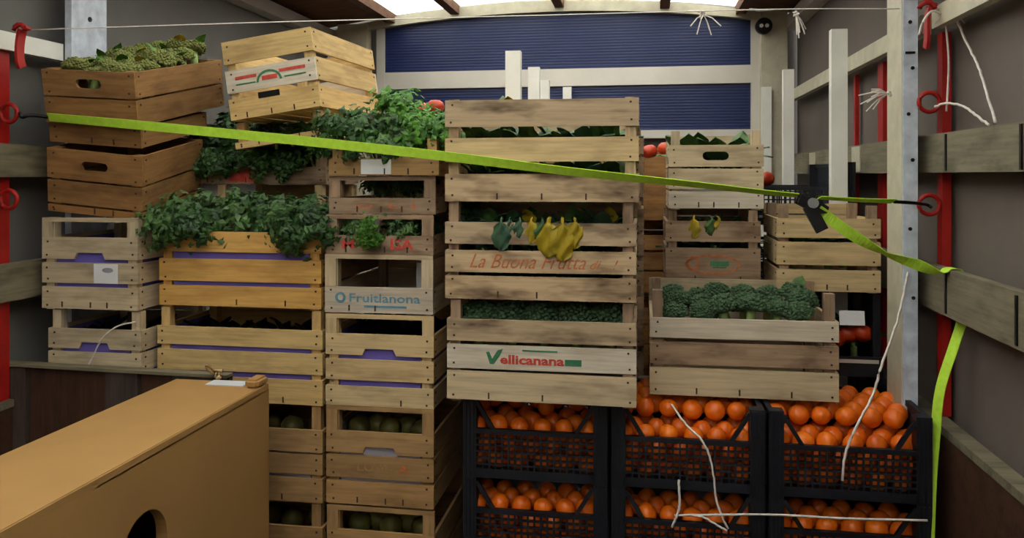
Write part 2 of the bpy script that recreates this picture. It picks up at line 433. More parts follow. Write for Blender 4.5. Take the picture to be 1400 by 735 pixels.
# ------------------------------------------------------------------ crates
def slat_hole_mesh(L, h, th, mat, kind):
    outer = [(-L / 2, -h / 2), (L / 2, -h / 2), (L / 2, h / 2), (-L / 2, h / 2)]; holes = []
    if kind == 'slot':
        a, r = .026, min(.013, h * .24)
        holes = [[(s * a + r * math.cos(k) , r * math.sin(k)) for s, k in [(1, R(-90 + 30 * i)) for i in range(7)] + [(-1, R(90 + 30 * i)) for i in range(7)]]]
    else:                                        # hand notch in the lower edge
        a, d = .048, .018
        outer = [(-L / 2, -h / 2), (-a, -h / 2), (-a + .008, -h / 2 + d), (a - .008, -h / 2 + d), (a, -h / 2), (L / 2, -h / 2), (L / 2, h / 2), (-L / 2, h / 2)]
    return plate_mesh('slat', outer, holes, th, mat)

def crate(label, w, d, h, rows, pos, mat, rot=(0, 0, 0), group='wooden produce crates', toprail=False, liner=None, notch=None, hole=None,
          rowmats={}, post=.026, th=.008, postmat=None, nails=True, simple=False):
    """slatted crate; pos = centre of its base; rows = (z0, z1) of the slats from the base up"""
    t = thing('wooden_crate', label, 'crate', pos, rot, group)
    t['dims'] = (w, d, h); m = M[mat]; pm = M[postmat] if postmat else m
    for i, (z0, z1) in enumerate(rows):
        hh = z1 - z0; zc = (z0 + z1) / 2; fm = M[rowmats[i]] if i in rowmats else m
        for s in (-1, 1):
            j = (random.uniform(-.0012, .0012), random.uniform(-.0035, .0035))
            if s == -1 and (notch == i or hole == i):
                me = slat_hole_mesh(w, hh, th, fm, 'slot' if hole == i else 'notch')
                link('slat', me, t, (0, s * (d / 2 - th / 2), zc))
            else:
                boxpart('slat', (w, th, hh), fm, t, (0, s * (d / 2 - th / 2), zc + j[0]), (0, j[1], 0))
            if not simple or s == (1 if pos[0] < 0 else -1):
                boxpart('slat', (d - 2 * th - .001, th, hh), m, t, (s * (w / 2 - th / 2), 0, zc + j[0]), (0, 0, R(90)))
    for sx in (-1, 1):
        for sy in (-1, 1):
            boxpart('corner_post', (h, post, post), pm, t, (sx * (w / 2 - th - post / 2), sy * (d / 2 - th - post / 2), h / 2), (0, R(90), 0))
    if h - rows[-1][1] > .03:
        boxpart('slat', (w, th, h - rows[-1][1] - .006), m, t, (0, d / 2 - th / 2, (h + rows[-1][1]) / 2))  # back slat behind the opening, on most crates added to darken it
    if toprail:
        for s in (-1, 1):
            boxpart('top_rail', (w, th, .012), m, t, (0, s * (d / 2 - th / 2), h - .006))
            for q in (-1, 1):
                boxpart('end_stile', (h - rows[-1][1] - .012, th, post + .006), m, t, (q * (w / 2 - post / 2 - .003), s * (d / 2 - th / 2), (h - .012 + rows[-1][1]) / 2), (0, R(90), 0))
    along_x = w > d; L, Wd = (w, d) if along_x else (d, w); nb = 1 if simple else 4
    for i in range(nb):
        c = -Wd / 2 + th + (Wd - 2 * th) * (i + .5) / nb
        boxpart('base_board', (L - 2 * th - .004, (Wd - 2 * th) / nb - .006, .006), m, t, (0, c, .008) if along_x else (c, 0, .008), (0, 0, 0 if along_x else R(90)))
    if liner:
        mb = MB(); zt = rows[-1][1] - .01; a, b = w / 2 - th - .003, d / 2 - th - .003; e = post + .002
        for s in (-1, 1):
            if s < 0: mb.box((0, s * b, .012 + (zt - .012) / 2), (2 * (a - e), .002, zt - .012))
            mb.box((s * a, 0, .012 + (zt - .012) / 2), (.002, 2 * (b - e), zt - .012))
        link('paper_liner', mb.mesh('paper_liner', M[liner]), t)['label'] = 'violet paper lining showing between the slats' if liner == 'liner' else 'grey paper lining showing between the slats'
    if nails and not simple:
        mb = MB()
        for z0, z1 in rows:
            for s in (-1, 1):
                for z in (z0 + .012, z1 - .012):
                    mb.box((s * (w / 2 - .018 + random.uniform(-.003, .003)), -d / 2 - .0004, z + random.uniform(-.003, .003)), (.005, .002, .005))
                    sx = 1 if pos[0] < 0 else -1
                    mb.box((sx * (w / 2 + .0004), s * (d / 2 - .02), z), (.002, .005, .005))
        for q in (-.25, 0, .25):
            if random.random() < .8: mb.box((q * w + random.uniform(-.02, .02), -d / 2 - .0004, rows[0][0] + .012), (.004, .002, .016))
        o = link('staples', mb.mesh('staples', M['nail']), t); o['kind'] = 'stuff'
    return t
def front(t, x, z, off=.0008):
    return (x, -t['dims'][1] / 2 - off, z)

G_LEFT, G_MID, G_RIGHT = 'crates stacked on the left', 'crates stacked in the middle', 'crates stacked on the right'
CW = {}
def C(key, label, x0, x1, Y, d, z, h, rows, mat, **kw):
    CW[key] = crate(label, x1 - x0, d, h, rows, ((x0 + x1) / 2, Y + d / 2, z), mat, **kw); return CW[key]

R3 = lambda h: [(.004, h * .30), (h * .33, h * .56), (h * .60, h * .80)]
# far-left stack (behind the dark partition)
C('A00', 'pale crate at the very foot of the far-left stack, behind the partition', -1.68, -1.39, 2.06, .34, .0, .285, R3(.285), 'pale', group=G_LEFT, simple=True)
C('A0', 'pale crate under the far-left stack, hidden by the dark partition', -1.68, -1.39, 2.06, .34, .286, .283, R3(.283), 'pale', group=G_LEFT, simple=True)
C('A1', 'pale crate with violet lining and hand notch, just above the dark partition at far left', -1.675, -1.385, 2.05, .34, .57, .263, [(.0, .088), (.096, .147), (.156, .212)], 'pale2', liner='liner', notch=2, group=G_LEFT)
t = C('A2', 'pale crate with violet lining and a white paper label, far-left stack', -1.695, -1.395, 2.05, .34, .834, .262, [(.004, .066), (.0766, .134), (.145, .2066)], 'pale2', liner='liner', notch=2, toprail=True, group=G_LEFT)
boxpart('paper_label', (.075, .001, .055), M['paper'], t, front(t, .052, .105))['label'] = 'white paper label stapled to a slat'
link('label_print', plate_mesh('label_print', [(.017 * math.cos(k * .5236), .007 * math.sin(k * .5236)) for k in range(12)], [], .0006, M['linerg']), t, front(t, .058, .115, .0018))
t = crate('brown crate with a hand slot, sitting crooked on the pale far-left stack', .281, .36, .183, [(.0, .020), (.026, .091), (.098, .183)], (-1.553, 2.245, 1.134), 'brown', rot=(.1802, .099, .0858), hole=2, group=G_LEFT); CW['A3'] = t
t = crate('shallow brown crate squeezed between the two slotted brown crates', .281, .36, .062, [(.002, .060)], (-1.535, 2.235, 1.336), 'brown', rot=(.20, .08, .03), group=G_LEFT); CW['A3b'] = t
t = crate('brown crate of olive green broccoli on top of the far-left stack', .282, .469, .154, [(.003, .074), (.080, .152)], (-1.52, 2.2585, 1.4045), 'brown', rot=(.214, .0598, .0054), hole=1, group=G_LEFT); CW['A4'] = t

# second stack
C('B00', 'tan crate at the foot of the stack behind the brown box', -1.364, -.872, 2.1, .30, .0, .308, [(.005, .08), (.09, .16), (.17, .245)], 'tan', group=G_LEFT)
C('B0', 'tan crate with grey lining, half hidden behind the brown box', -1.364, -.872, 2.1, .30, .309, .268, [(.005, .071), (.081, .136), (.142, .203)], 'tan', liner='linerg', group=G_LEFT)
C('B1', 'long pale crate with violet lining, directly above the brown box end', -1.368, -.872, 2.1, .30, .578, .263, [(.004, .072), (.088, .145), (.158, .209)], 'honey', liner='liner', group=G_LEFT)
C('B2', 'long yellow crate overflowing with leafy bunches and dark red roots', -1.362, -.876, 2.1, .30, .842, .258, [(.007, .064), (.076, .139), (.157, .214)], 'yellow', liner='liner', group=G_LEFT)
for i in range(4):
    C('Bs%d' % i, ['pale crate on the floor in the second row of the left side', 'pale crate second from the floor behind the violet-lined crates', 'pale crate third from the floor behind the yellow crate', 'pale crate right under the crate of herbs in the second row'][i],
      -1.375, -1.0, 2.42, .30, i * .2965, .296, R3(.296), 'pale', group=G_LEFT, simple=True)
t = C('B3', 'low old crate with a red print, buried in dark herbs', -1.375 - .15, -.995, 2.42, .30, 1.187, .123, [(.002, .056)], 'old', group=G_LEFT)
arcp = [(.055 * math.cos(R(a)), .042 * math.sin(R(a))) for a in range(0, 181, 15)]
link('red_emblem', plate_mesh('red_emblem', arcp, [], .001, M['inkred']), t, front(t, -.01, .008))['label'] = 'half-round red printed emblem'
t = crate('shallow pale crate with greens under the tilted printed crate', .294, .48, .078, [(.0, .020)], (-1.073, 2.52, 1.318), 'honey', rot=(.0116, -.1354, -.0393), group=G_LEFT, postmat='tan'); CW['A5b'] = t
t = crate('tilted honey crate with a red and green print, highest on the left', .2936, .5002, .2443, [(.003, .067), (.086, .155), (.173, .242)], (-1.0786, 2.5133, 1.3997), 'honey', rot=(.0116, -.1354, -.0393), group=G_LEFT, rowmats={1: 'white'}); CW['A5'] = t
for x0, x1, z, mt in ((-.115, -.045, .128, 'inkred'), (.03, .115, .130, 'inkred'), (-.115, -.05, .108, 'inkgreen'), (.045, .115, .110, 'inkgreen')):
    boxpart('printed_stripe', (x1 - x0, .0008, .009 if mt == 'inkred' else .004), M[mt], t, front(t, (x0 + x1) / 2, z))
ring = [(.042 * math.cos(R(a)), .034 * math.sin(R(a))) for a in range(0, 181, 12)] + [(.035 * math.cos(R(a)), .027 * math.sin(R(a))) for a in range(180, -1, -12)]
link('green_arch', plate_mesh('green_arch', ring, [], .0008, M['inkgreen']), t, front(t, -.005, .105))
boxpart('printed_stripe', (.05, .0008, .013), M['inkred'], t, front(t, -.003, .116))
boxpart('hand_gap', (.07, .0012, .018), M['black'], t, front(t, -.012, .066))['label'] = 'dark hand gap under the printed slat'

# third stack
C('C00', 'tan crate at the foot of the third stack, cut by the picture edge', -.859, -.555, 2.1, .50, .0, .312, [(.005, .08), (.09, .16), (.17, .246)], 'tan', toprail=True, group=G_LEFT)
t = C('C0', 'tan crate with grey lining and faded orange print, third stack', -.861, -.557, 2.1, .50, .313, .273, [(.006, .068), (.076, .137), (.145, .204)], 'tan', toprail=True, liner='linerg', notch=2, group=G_LEFT)
text_part('LUSIG', t, front(t, -.01, .108), .022, .105, M['tan'], bold=.02)
text_part('A', t, front(t, .068, .108), .022, .035, M['inkorange'], bold=.03)
C('C3', 'pale crate with violet lining and a violet hand notch, third stack', -.863, -.557, 2.1, .50, .587, .250, [(.0, .053), (.069, .1255), (.1385, .196)], 'pale', toprail=True, liner='liner', notch=2, group=G_LEFT)
t = C('C4', 'low crate with blue lettering on a white slat, third stack', -.865, -.559, 2.1, .46, .838, .162, [(.004, .074)], 'pale2', toprail=True, rowmats={0: 'white'}, group=G_LEFT)
text_part('Fruitlanona', t, front(t, .018, .044), .024, .20, M['inkblue'], bold=.015)
boxpart('printed_line', (.12, .0008, .006), M['inkblue'], t, front(t, .02, .021))
ring = [(.015 * math.cos(R(a)), .015 * math.sin(R(a))) for a in range(0, 360, 20)]
link('round_logo', plate_mesh('logo', ring, [[(x * .55, z * .55) for x, z in ring]], .0008, M['inkblue']), t, front(t, -.108, .044))
for sx in (-1, 1): boxpart('slat', (.44, .008, .070), M['old'], t, (sx * .149, 0, .115), (0, 0, R(90)))
boxpart('plastic_sleeve', (.016, .03, .09), M['tape'], t, (.082, -.10, .085))['label'] = 'clear plastic sleeve standing in the crate'
t = C('C5', 'low crate of parsley with red lettering, third stack', -.862, -.558, 2.1, .46, 1.001, .108, [(.001, .052)], 'old', toprail=True, group=G_LEFT)
text_part('M', t, front(t, -.088, .027), .024, .035, M['inkred'], bold=.03)
text_part('ISA', t, front(t, .065, .028), .030, .065, M['inkred'], bold=.03)
t = C('C6', 'low brownish crate with faint red letters, third stack', -.853, -.552, 2.1, .46, 1.110, .104, [(.002, .0455)], 'old', toprail=True, group=G_LEFT)
text_part('o t i', t, front(t, .01, .024), .018, .17, M['inkorange'])
t = C('C7', 'low crate with a crumpled white label under a heap of bright parsley', -.85, -.54, 2.09, .48, 1.215, .100, [(.0, .046)], 'tan', group=G_LEFT)
boxpart('paper_label', (.085, .001, .040), M['paper'], t, front(t, -.02, .024))['label'] = 'crumpled white paper label'

# middle stack
t = C('D1', 'weathered crate with a red and green printed logo, on the orange crates', -.503, -.018, 2.03, .30, .632, .262, [(.006, .079), (.087, .148), (.157, .213)], 'grey', rowmats={0: 'pale2', 1: 'white'}, group=G_MID, postmat='old')
v = [(-.024, .012), (-.016, .014), (-.008, -.004), (.006, .018), (.020, .022), (.012, .004), (-.004, -.018), (-.014, -.018)]
link('leaf_logo', plate_mesh('leaf_logo', v, [], .0008, M['inkgreen']), t, front(t, -.115, .118))
text_part('ellicanana', t, front(t, -.02, .113), .024, .165, M['inkred'], bold=.035)
boxpart('green_print', (.042, .0008, .016), M['inkgreen'], t, front(t, .085, .110))
boxpart('printed_line', (.09, .0008, .004), M['inkgreen'], t, front(t, .0, .137))
t = C('D2', 'weathered crate with red script lettering and a yellow leaf over its edge', -.508, -.018, 2.03, .30, .895, .254, [(.004, .063), (.073, .129), (.143, .199)], 'grey', group=G_MID, postmat='old')
text_part('La Buona Frutta', t, front(t, -.03, .101), .036, .30, M['inkorange'], shear=.45)
text_part('di ...!', t, front(t, .165, .096), .024, .07, M['inkorange'], shear=.45)
C('D3', 'weathered crate full to the brim, topmost of the middle stack', -.508, -.012, 2.03, .30, 1.150, .262, [(.0, .0706), (.102, .1635), (.191, .260)], 'grey', group=G_MID, rowmats={1: 'pale'})
for i, (z, h) in enumerate(((.632, .262), (.895, .254), (1.150, .20))):
    C('Dd%d' % i, ['crate behind the logo crate, second row of the middle stack', 'crate behind the red script crate, second row of the middle stack', 'crate behind the topmost middle crate, second row'][i], -.505, .0, 2.36, .30, z, h, [(.004, h * .28), (h * .34, h * .58), (h * .64, h * .88)], 'old', group=G_MID)

# right-hand stacks
C('F', 'wide pale crate heaped with broccoli, resting on the orange crates', .016, .494, 2.17, .30, .632, .278, [(.004, .076), (.086, .144), (.155, .207)], 'pale2', group=G_RIGHT, rowmats={1: 'old', 2: 'white'}, postmat='old')
C('E0', 'crate hidden behind the broccoli crate, carrying two more crates', .07, .35, 2.5, .29, .632, .254, R3(.254), 'grey', group=G_RIGHT, simple=True)
t = C('E1', 'old crate with a red oval print and yellowing leaves, behind the broccoli', .066, .346, 2.5, .29, .888, .222, [(.004, .108), (.128, .190)], 'old', group=G_RIGHT)
def oval(a, b, k, n=24): return [(a * math.cos(i * 2 * math.pi / n) * k, b * math.sin(i * 2 * math.pi / n) * k) for i in range(n)]
link('oval_print', plate_mesh('oval_print', oval(.082, .030, 1), [[(.076 * math.cos(i * math.pi / 12), .025 * math.sin(i * math.pi / 12)) for i in range(24)]], .0008, M['inkorange']), t, front(t, .0, .058))
link('round_print', plate_mesh('round_print', oval(.020, .022, 1, 16), [oval(.014, .016, 1, 16)], .0008, M['inkorange']), t, front(t, -.058, .062))
boxpart('green_print', (.055, .0008, .014), M['inkgreen'], t, front(t, .02, .062))
boxpart('green_print', (.04, .0008, .004), M['inkgreen'], t, front(t, .02, .050))
C('E2', 'pale crate with a hand slot and greens on top, under the blue panel', .075, .355, 2.5, .29, 1.111, .240, [(.004, .055), (.064, .126), (.131, .197)], 'pale2', hole=2, group=G_RIGHT, rowmats={0: 'white'})
C('G', 'pale crate under the ratchet buckle, beside the right pillar', .385, .672, 2.45, .265, .876, .252, [(.004, .066), (.080, .146), (.158, .214)], 'pale', group=G_RIGHT, postmat='old')
for i in range(5):
    C('R1%d' % i, ['lowest', 'second', 'third', 'fourth', 'highest'][i] + ' crate of the rear stack behind the parsley heap', -.86, -.56, 2.65, .30, i * .287, .286, R3(.286), 'brown', group='crates in the rear rows', simple=True)
for i in range(5):
    C('R2%d' % i, ['lowest', 'second', 'third', 'fourth', 'highest'][i] + ' crate of the rear stack in the gap right of the middle stack', -.2, .12, 2.95, .30, i * .263, .262, R3(.262), 'brown', group='crates in the rear rows', simple=True)

# ------------------------------------------------------------------ black plastic crates
PW, PD, PH = .38, .60, .21
def plastic_meshes():
    d = {}
    mb = MB(); x0, x1, z0, z1 = -PW / 2 + .036, PW / 2 - .036, .018, .118; y = -PD / 2 + .006
    nx, nz = 18, 6
    for i in range(1, nx): mb.box((x0 + (x1 - x0) * i / nx, y, (z0 + z1) / 2), (.0045, .007, z1 - z0))
    for i in range(1, nz): mb.box((0, y, z0 + (z1 - z0) * i / nz), (x1 - x0, .007, .0045))
    d['front_lattice'] = mb
    d['back_lattice'] = MB(); d['back_lattice'].v = [(a, -b, c) for a, b, c in mb.v]; d['back_lattice'].f = [f[::-1] for f in mb.f]
    mb = MB()
    for s in (-1, 1):
        mb.box((0, s * (PD / 2 - .007), .122), (PW - .05, .014, .012)); mb.box((0, s * (PD / 2 - .007), .012), (PW - .05, .014, .024))
        mb.box((s * (PW / 2 - .006), 0, PH - .008), (.014, PD - .06, .014))
    d['rim'] = mb
    for k, s in (('left', -1), ('right', 1)):
        mb = MB(); x = s * (PW / 2 - .005)
        mb.box((x, 0, .10), (.006, PD - .06, .19))
        for i in range(12): mb.box((x + s * .002, -PD / 2 + .06 + i * (PD - .12) / 11, .10), (.008, .008, .19))
        d[k + '_side'] = mb
    mb = MB(); mb.box((0, 0, .004), (PW - .02, PD - .02, .008)); d['base'] = mb
    return {k: v.mesh(k, M['plastic']) for k, v in d.items()}
PM = plastic_meshes()
mbp = MB().box((0, 0, PH / 2), (.036, .036, PH))
for i in range(3): mbp.box((-.010 + i * .010, -.019, PH / 2), (.004, .004, PH - .01))
PM['post'] = mbp.mesh('corner_post', M['plastic'])
PM['brace'] = {s: MB().bar((s * (PW / 2 - .036), -PD / 2 + .007, PH - .012), (s * (PW / 2 - .082), -PD / 2 + .007, .124), .010).mesh('brace', M['plastic']) for s in (-1, 1)}
def plastic_crate(label, x0, Y, z, group):
    t = thing('plastic_crate', label, 'crate', (x0 + PW / 2, Y + PD / 2, z), (0, 0, 0), group)
    for k in ('front_lattice', 'back_lattice', 'rim', 'left_side', 'right_side', 'base'):
        link('side_panel' if 'side' in k else k, PM[k], t)
    for sx in (-1, 1):
        for sy in (-1, 1): link('corner_post', PM['post'], t, (sx * (PW / 2 - .018), sy * (PD / 2 - .018), 0), (0, 0, 0 if sy < 0 else math.pi))
        link('corner_brace', PM['brace'][sx], t)
    return t
GP = 'black lattice crates of oranges'
PX = (-.472, -.082, .308)
cols = ('under the middle stack', 'in the centre', 'beside the right wall')
rowsn = ('bottom-row', 'middle-row', 'top-row')
for c in range(3):
    for r in range(3):
        plastic_crate('%s black lattice crate of oranges %s' % (rowsn[r], cols[c]), PX[c], 2.08, r * PH, GP)
for r in range(6):
    plastic_crate(['lowest', 'second', 'third', 'fourth', 'fifth', 'topmost'][r] + ' black crate of the rear stack on the right', .31, 2.80, r * PH, 'black crates in the rear')
g0 = thing('plastic_tray', 'black open tray of mixed vegetables under the pale crate by the pillar', 'tray', (.49, 2.585, .632))
boxpart('base', (.38, .24, .008), M['plastic'], g0, (0, 0, .004))
for sy in (-1, 1): boxpart('long_wall', (.38, .008, .05), M['plastic'], g0, (0, sy * .116, .033))
for sx in (-1, 1):
    boxpart('end_wall', (.008, .224, .05), M['plastic'], g0, (sx * .186, 0, .033))
    for sy in (-1, 1): boxpart('corner_post', (.02, .02, .235), M['plastic'], g0, (sx * .176, sy * .106, .122))
boxpart('edge_strip', (.36, .003, .010), M['alu'], g0, (0, -.1215, .045))['label'] = 'pale strip along the tray edge'
tag(link('price_card', boxmesh((.07, .002, .042), M['paper']), None, (.60, 2.478, .80), (R(-10), 0, 0)), 'blank white card standing in the black tray by the pillar', 'card')
# ------------------------------------------------------------------ oranges and other round produce
def ball_mesh(name, r, sub, mat, flat=.92, dimple=True):
    bm = bmesh.new(); bmesh.ops.create_icosphere(bm, subdivisions=sub, radius=r)
    for v in bm.verts:
        n = v.co.normalized()
        k = 1 - (.10 * math.exp(-((1 - abs(n.z)) / .04)) if dimple else 0)
        v.co *= k; v.co.z *= flat
    me = bpy.data.meshes.new(name); bm.to_mesh(me); bm.free(); me.materials.append(mat)
    me.polygons.foreach_set('use_smooth', [True] * len(me.polygons)); return me
ORD = ('first', 'second', 'third', 'fourth', 'fifth', 'sixth', 'seventh', 'eighth', 'ninth', 'tenth')
OR = .0262
om = [ball_mesh('orange', OR * k, 3, M['orangeN'], f) for k, f in ((1, .93), (1.05, .90), (.95, .95))]
rnd = random.Random(3)
low = []                                         # covered oranges, joined
def put_orange(p, lab, grp):
    o = link('orange', om[rnd.randrange(3)], None, p, (rnd.uniform(-1.2, 1.2), rnd.uniform(-1.2, 1.2), rnd.uniform(0, 6)))
    tag(o, lab, 'orange', grp); return o
norange = 0
for c in range(3):
    for r in (1, 2):
        z0 = r * PH; nx, ny = 6, 10; sx = (PW - .028) / nx; sy = .0535
        top = r == 2
        lab = 'orange %s from left, row %s, ' + '%s crate %s' % (rowsn[r], cols[c])
        labf = 'orange behind lattice, %s from left, %s, ' + '%s crate %s' % (rowsn[r], cols[c])
        for iy in range(ny):
            for ix in range(nx):
                lay = 3 if iy == 0 else (4 if (iy >= 2 and (top or iy >= 3)) else 3)
                if top and c > 0 and iy < 2: lay = 3 + (iy == 1)
                if top and iy == 1 and c == 0: lay = 3 + (ix % 3 == 0)
                for l in range(lay):
                    off = .5 * ((l + iy) % 2)
                    x = PX[c] + .014 + sx * (ix + .5) + (off - .25) * sx * .9 + rnd.uniform(-.003, .003)
                    y = 2.08 + .016 + OR * 1.05 + iy * sy + (l % 2) * .006 + rnd.uniform(0, .004)
                    z = z0 + .010 + OR * .93 + l * .0445 + rnd.uniform(0, .003)
                    if top and c > 0 and l == lay - 1 and iy >= 1: z += .006
                    if l == lay - 1 and iy < (6 if top else 4): put_orange((x, y, z), lab % (ORD[ix], ('in front', 'two back', 'three back', 'four back', 'five back', 'six back')[iy]), 'oranges on top of the heaps'); norange += 1
                    elif iy == 0: put_orange((x, y, z), labf % (ORD[ix], ('lowest layer', 'upper layer', 'top layer', 'fourth layer')[l]), 'oranges behind the lattice fronts'); norange += 1
                    elif iy < 3: low.append((x, y, z))
for i in range(5):                               # the crate behind
    put_orange((.40 + i * .060, 2.86 + .01 * (i % 2), 2 * PH + .165), ORD[i] + ' orange from the left in the rear black crate behind the broccoli crate', 'oranges in the rear crate')
bm = bmesh.new()
for p in low: bmesh.ops.create_icosphere(bm, subdivisions=2, radius=OR, matrix=Matrix.Translation(p))
me = bpy.data.meshes.new('covered_oranges'); bm.to_mesh(me); bm.free(); me.materials.append(M['orangeN']); me.polygons.foreach_set('use_smooth', [True] * len(me.polygons))
o = link('covered_oranges', me); tag(o, 'oranges lying deep inside the black crates, mostly covered', 'oranges'); o['kind'] = 'stuff'

tm = ball_mesh('tomato', .032, 2, M['tomato'], .82)
def tomatoes(n, x0, x1, y0, y1, z, lab, grp):
    for i in range(n):
        a = i / max(1, n - 1)
        tag(link('tomato', tm, None, (x0 + (x1 - x0) * a, y0 + (y1 - y0) * (i % 2), z + .008 * (i % 3)), (rnd.uniform(-.5, .5), 0, rnd.uniform(0, 6))), ORD[i] + ' ' + lab + ', from the left', 'tomato', grp)
tomatoes(5, -.83, -.59, 2.70, 2.75, 1.437, 'red tomato behind the parsley heap', 'tomatoes behind the parsley')
tomatoes(5, -.16, .08, 2.99, 3.04, 1.305, 'red tomato in the gap beside the topmost middle crate', 'tomatoes in the rear stack')
tomatoes(2, .355, .42, 2.86, 2.92, 1.195, 'red tomato in the rear black crate by the white stakes', 'tomatoes in the rear black crate')
tomatoes(3, .56, .635, 2.51, 2.52, .735, 'red vegetable in the black crate by the pillar', 'red vegetables by the pillar')
am = ball_mesh('apple', .034, 2, M['apple'], .95)
for key, n in (('C0', 5), ('C00', 5), ('B0', 4), ('B00', 4)):
    cr = CW[key]; w, d, h = cr['dims']; x1 = cr.location.x + w / 2 - .06; x0 = x1 - (w - .12 if key[0] == 'C' else .22)
    zt = cr.location.z + h - .088
    for i in range(n):
        tag(link('green_fruit', am, None, (x0 + (x1 - x0) * i / (n - 1), cr.location.y - d / 2 + .10 + .03 * (i % 2), zt), (.3, .2, i)),
            ORD[i] + ' greenish fruit from the left inside the %s' % {'C0': 'orange-printed tan crate', 'C00': 'lowest crate of the third stack', 'B0': 'tan crate behind the brown box', 'B00': 'lowest tan crate behind the brown box'}[key], 'fruit', 'fruit inside the tan crates')

# ------------------------------------------------------------------ foliage
def herb_meshes(seed, n=300, rad=.085, hgt=.13, leaf=.026):
    q = random.Random(seed); f = MB(); s = MB()
    cl = []
    for i in range(13):
        th_ = q.uniform(0, 6.283); ph = math.acos(q.uniform(-.1, 1)); rr = rad * q.uniform(.35, 1.15)
        cl.append((Vector((rr * math.sin(ph) * math.cos(th_), rr * math.sin(ph) * math.sin(th_), hgt + rr * math.cos(ph))), q.uniform(.022, .042)))
    for i in range(n):
        c0, cr = cl[i % 13]
        dv = Vector((q.gauss(0, 1), q.gauss(0, 1), q.gauss(0, .7))) * cr * .6; c = c0 + dv
        nrm = (dv.normalized() * .5 + Vector((c.x, c.y, c.z - hgt + .06)).normalized() + Vector((q.uniform(-.7, .7), q.uniform(-.7, .7), q.uniform(-.4, .9)))).normalized()
        a = nrm.orthogonal().normalized(); a = Matrix.Rotation(q.uniform(0, 6.28), 3, nrm) @ a; b = nrm.cross(a)
        L = leaf * q.uniform(.7, 1.35); o = len(f.v)
        for (px, py, pz) in ((0, 0, 0), (.55, .35, .12), (.42, .62, -.05), (.22, .58, .1), (.0, 1.15, -.15), (-.22, .58, .1), (-.42, .62, -.05), (-.55, .35, .12), (0, .5, .18)):
            f.v.append(tuple(c + a * px * L + b * py * L + nrm * pz * L))
        f.f += [(o, o + 1, o + 8), (o + 1, o + 2, o + 8), (o + 2, o + 3, o + 8), (o + 3, o + 4, o + 8), (o + 4, o + 5, o + 8), (o + 5, o + 6, o + 8), (o + 6, o + 7, o + 8), (o + 7, o, o + 8)]
    for c0, cr in cl:
        s.tube([(c0.x * .1, c0.y * .1, 0), (c0.x * .4, c0.y * .4, c0.z * .5), tuple(c0)], .0018, 4)
    return f, s
HERB = [herb_meshes(k) for k in range(4)]
HM = {(m, k): (HERB[k][0].mesh('foliage', M[m]), HERB[k][1].mesh('stems', M['stem'])) for m in ('leafdark', 'leafbright', 'leafmid') for k in range(4)}
def herb(p, rot, mat, lab, grp, sc=1.0, name='herb_bunch'):
    k = rnd.randrange(4)
    t = thing(name, lab, 'herbs', p, rot, grp, (sc,) * 3)
    o = link('foliage', HM[(mat, k)][0], t); o['kind'] = 'stuff'
    o = link('stems', HM[(mat, k)][1], t); o['kind'] = 'stuff'
    return t

def leaf_mesh(name, L, W, a0, a1, mat, seed=0, blade=False):
    """broad leaf from the origin; its axis turns from angle a0 to a1 measured from +Z towards -Y"""
    q = random.Random(seed); mb = MB(); n, m = (14 if blade else 8), 6; y = z = 0.0
    for i in range(n + 1):
        t = i / n; a = a0 + (a1 - a0) * (min(1, t * 2.4) if blade else t)
        if i: y -= math.sin(a) * L / n; z += math.cos(a) * L / n
        wid = W * (math.sin(math.pi * min(1, .12 + t * .9)) ** .7) * (.25 if t < .12 else 1) * (1 + .12 * math.sin(t * 19 + seed))
        if blade: wid = (W * math.sqrt(max(.02, 1 - ((t - .66) / .35) ** 2)) * (1 + .10 * math.sin(t * 23 + seed))) if t > .34 else W * .13
        for j in range(m + 1):
            s = j / m * 2 - 1; cup = abs(s) ** 1.5 * W * .18 + .006 * math.sin(t * 14 + s * 5 + seed)
            mb.v.append((s * wid / 2, y - cup * math.cos(a), z - cup * math.sin(a) * -1 * -.3))
    for i in range(n):
        for j in range(m):
            k = i * (m + 1) + j; mb.f.append((k, k + 1, k + m + 2, k + m + 1))
    # thickness
    off = len(mb.v); mb.v += [(x, yy + .0012, zz) for x, yy, zz in mb.v]; mb.f += [tuple(off + k for k in reversed(f)) for f in mb.f[:]]
    return mb.mesh(name, M[mat], True)
LEAF = {(m, k): leaf_mesh('leaf', .15, .075, R(12 + 8 * k), R(60 + 22 * k), m, k) for m in ('leafmid', 'leafblue', 'leafyel', 'leafdark', 'leafbright', 'leafshade') for k in range(3)}
DROOP = {(m, k): leaf_mesh('leaf', .125, .060 + .012 * k, R(60), R(184), m, 5 + k, True) for m in ('leafmid', 'leafblue', 'leafyel') for k in range(2)}
STK = MB().tube([(0, 0, -.05), (0, 0, .03)], .013, 8).mesh('stalk', M['stem'], True)
def leafy(p, lab, grp, mat='leafmid', sc=1.0, rot=(0, 0, 0), nl=7, droop=None, yel=0):
    t = thing('leafy_green', lab, 'leafy vegetable', p, rot, grp, (sc,) * 3)
    link('stalk', STK, t, (0, .02 if nl == 0 else 0, -.045 if nl == 0 else 0))
    for i in range(nl):
        m = 'leafyel' if i < yel else mat
        link('leaf', LEAF[(m, i % 3)], t, (0, 0, .0), (R(rnd.uniform(-8, 8)), 0, i * 6.283 / nl + rnd.uniform(-.3, .3)), (1, 1, rnd.uniform(.8, 1.1)))
    for j, (m, dx, az, k) in enumerate(droop or ()):
        o = link('leaf', DROOP[(m, j % 2)], t, (dx, 0, .01), (0, 0, az), (k, k, k))
        if m == 'leafyel': o['label'] = 'yellowed leaf hanging over the slat'
    return t

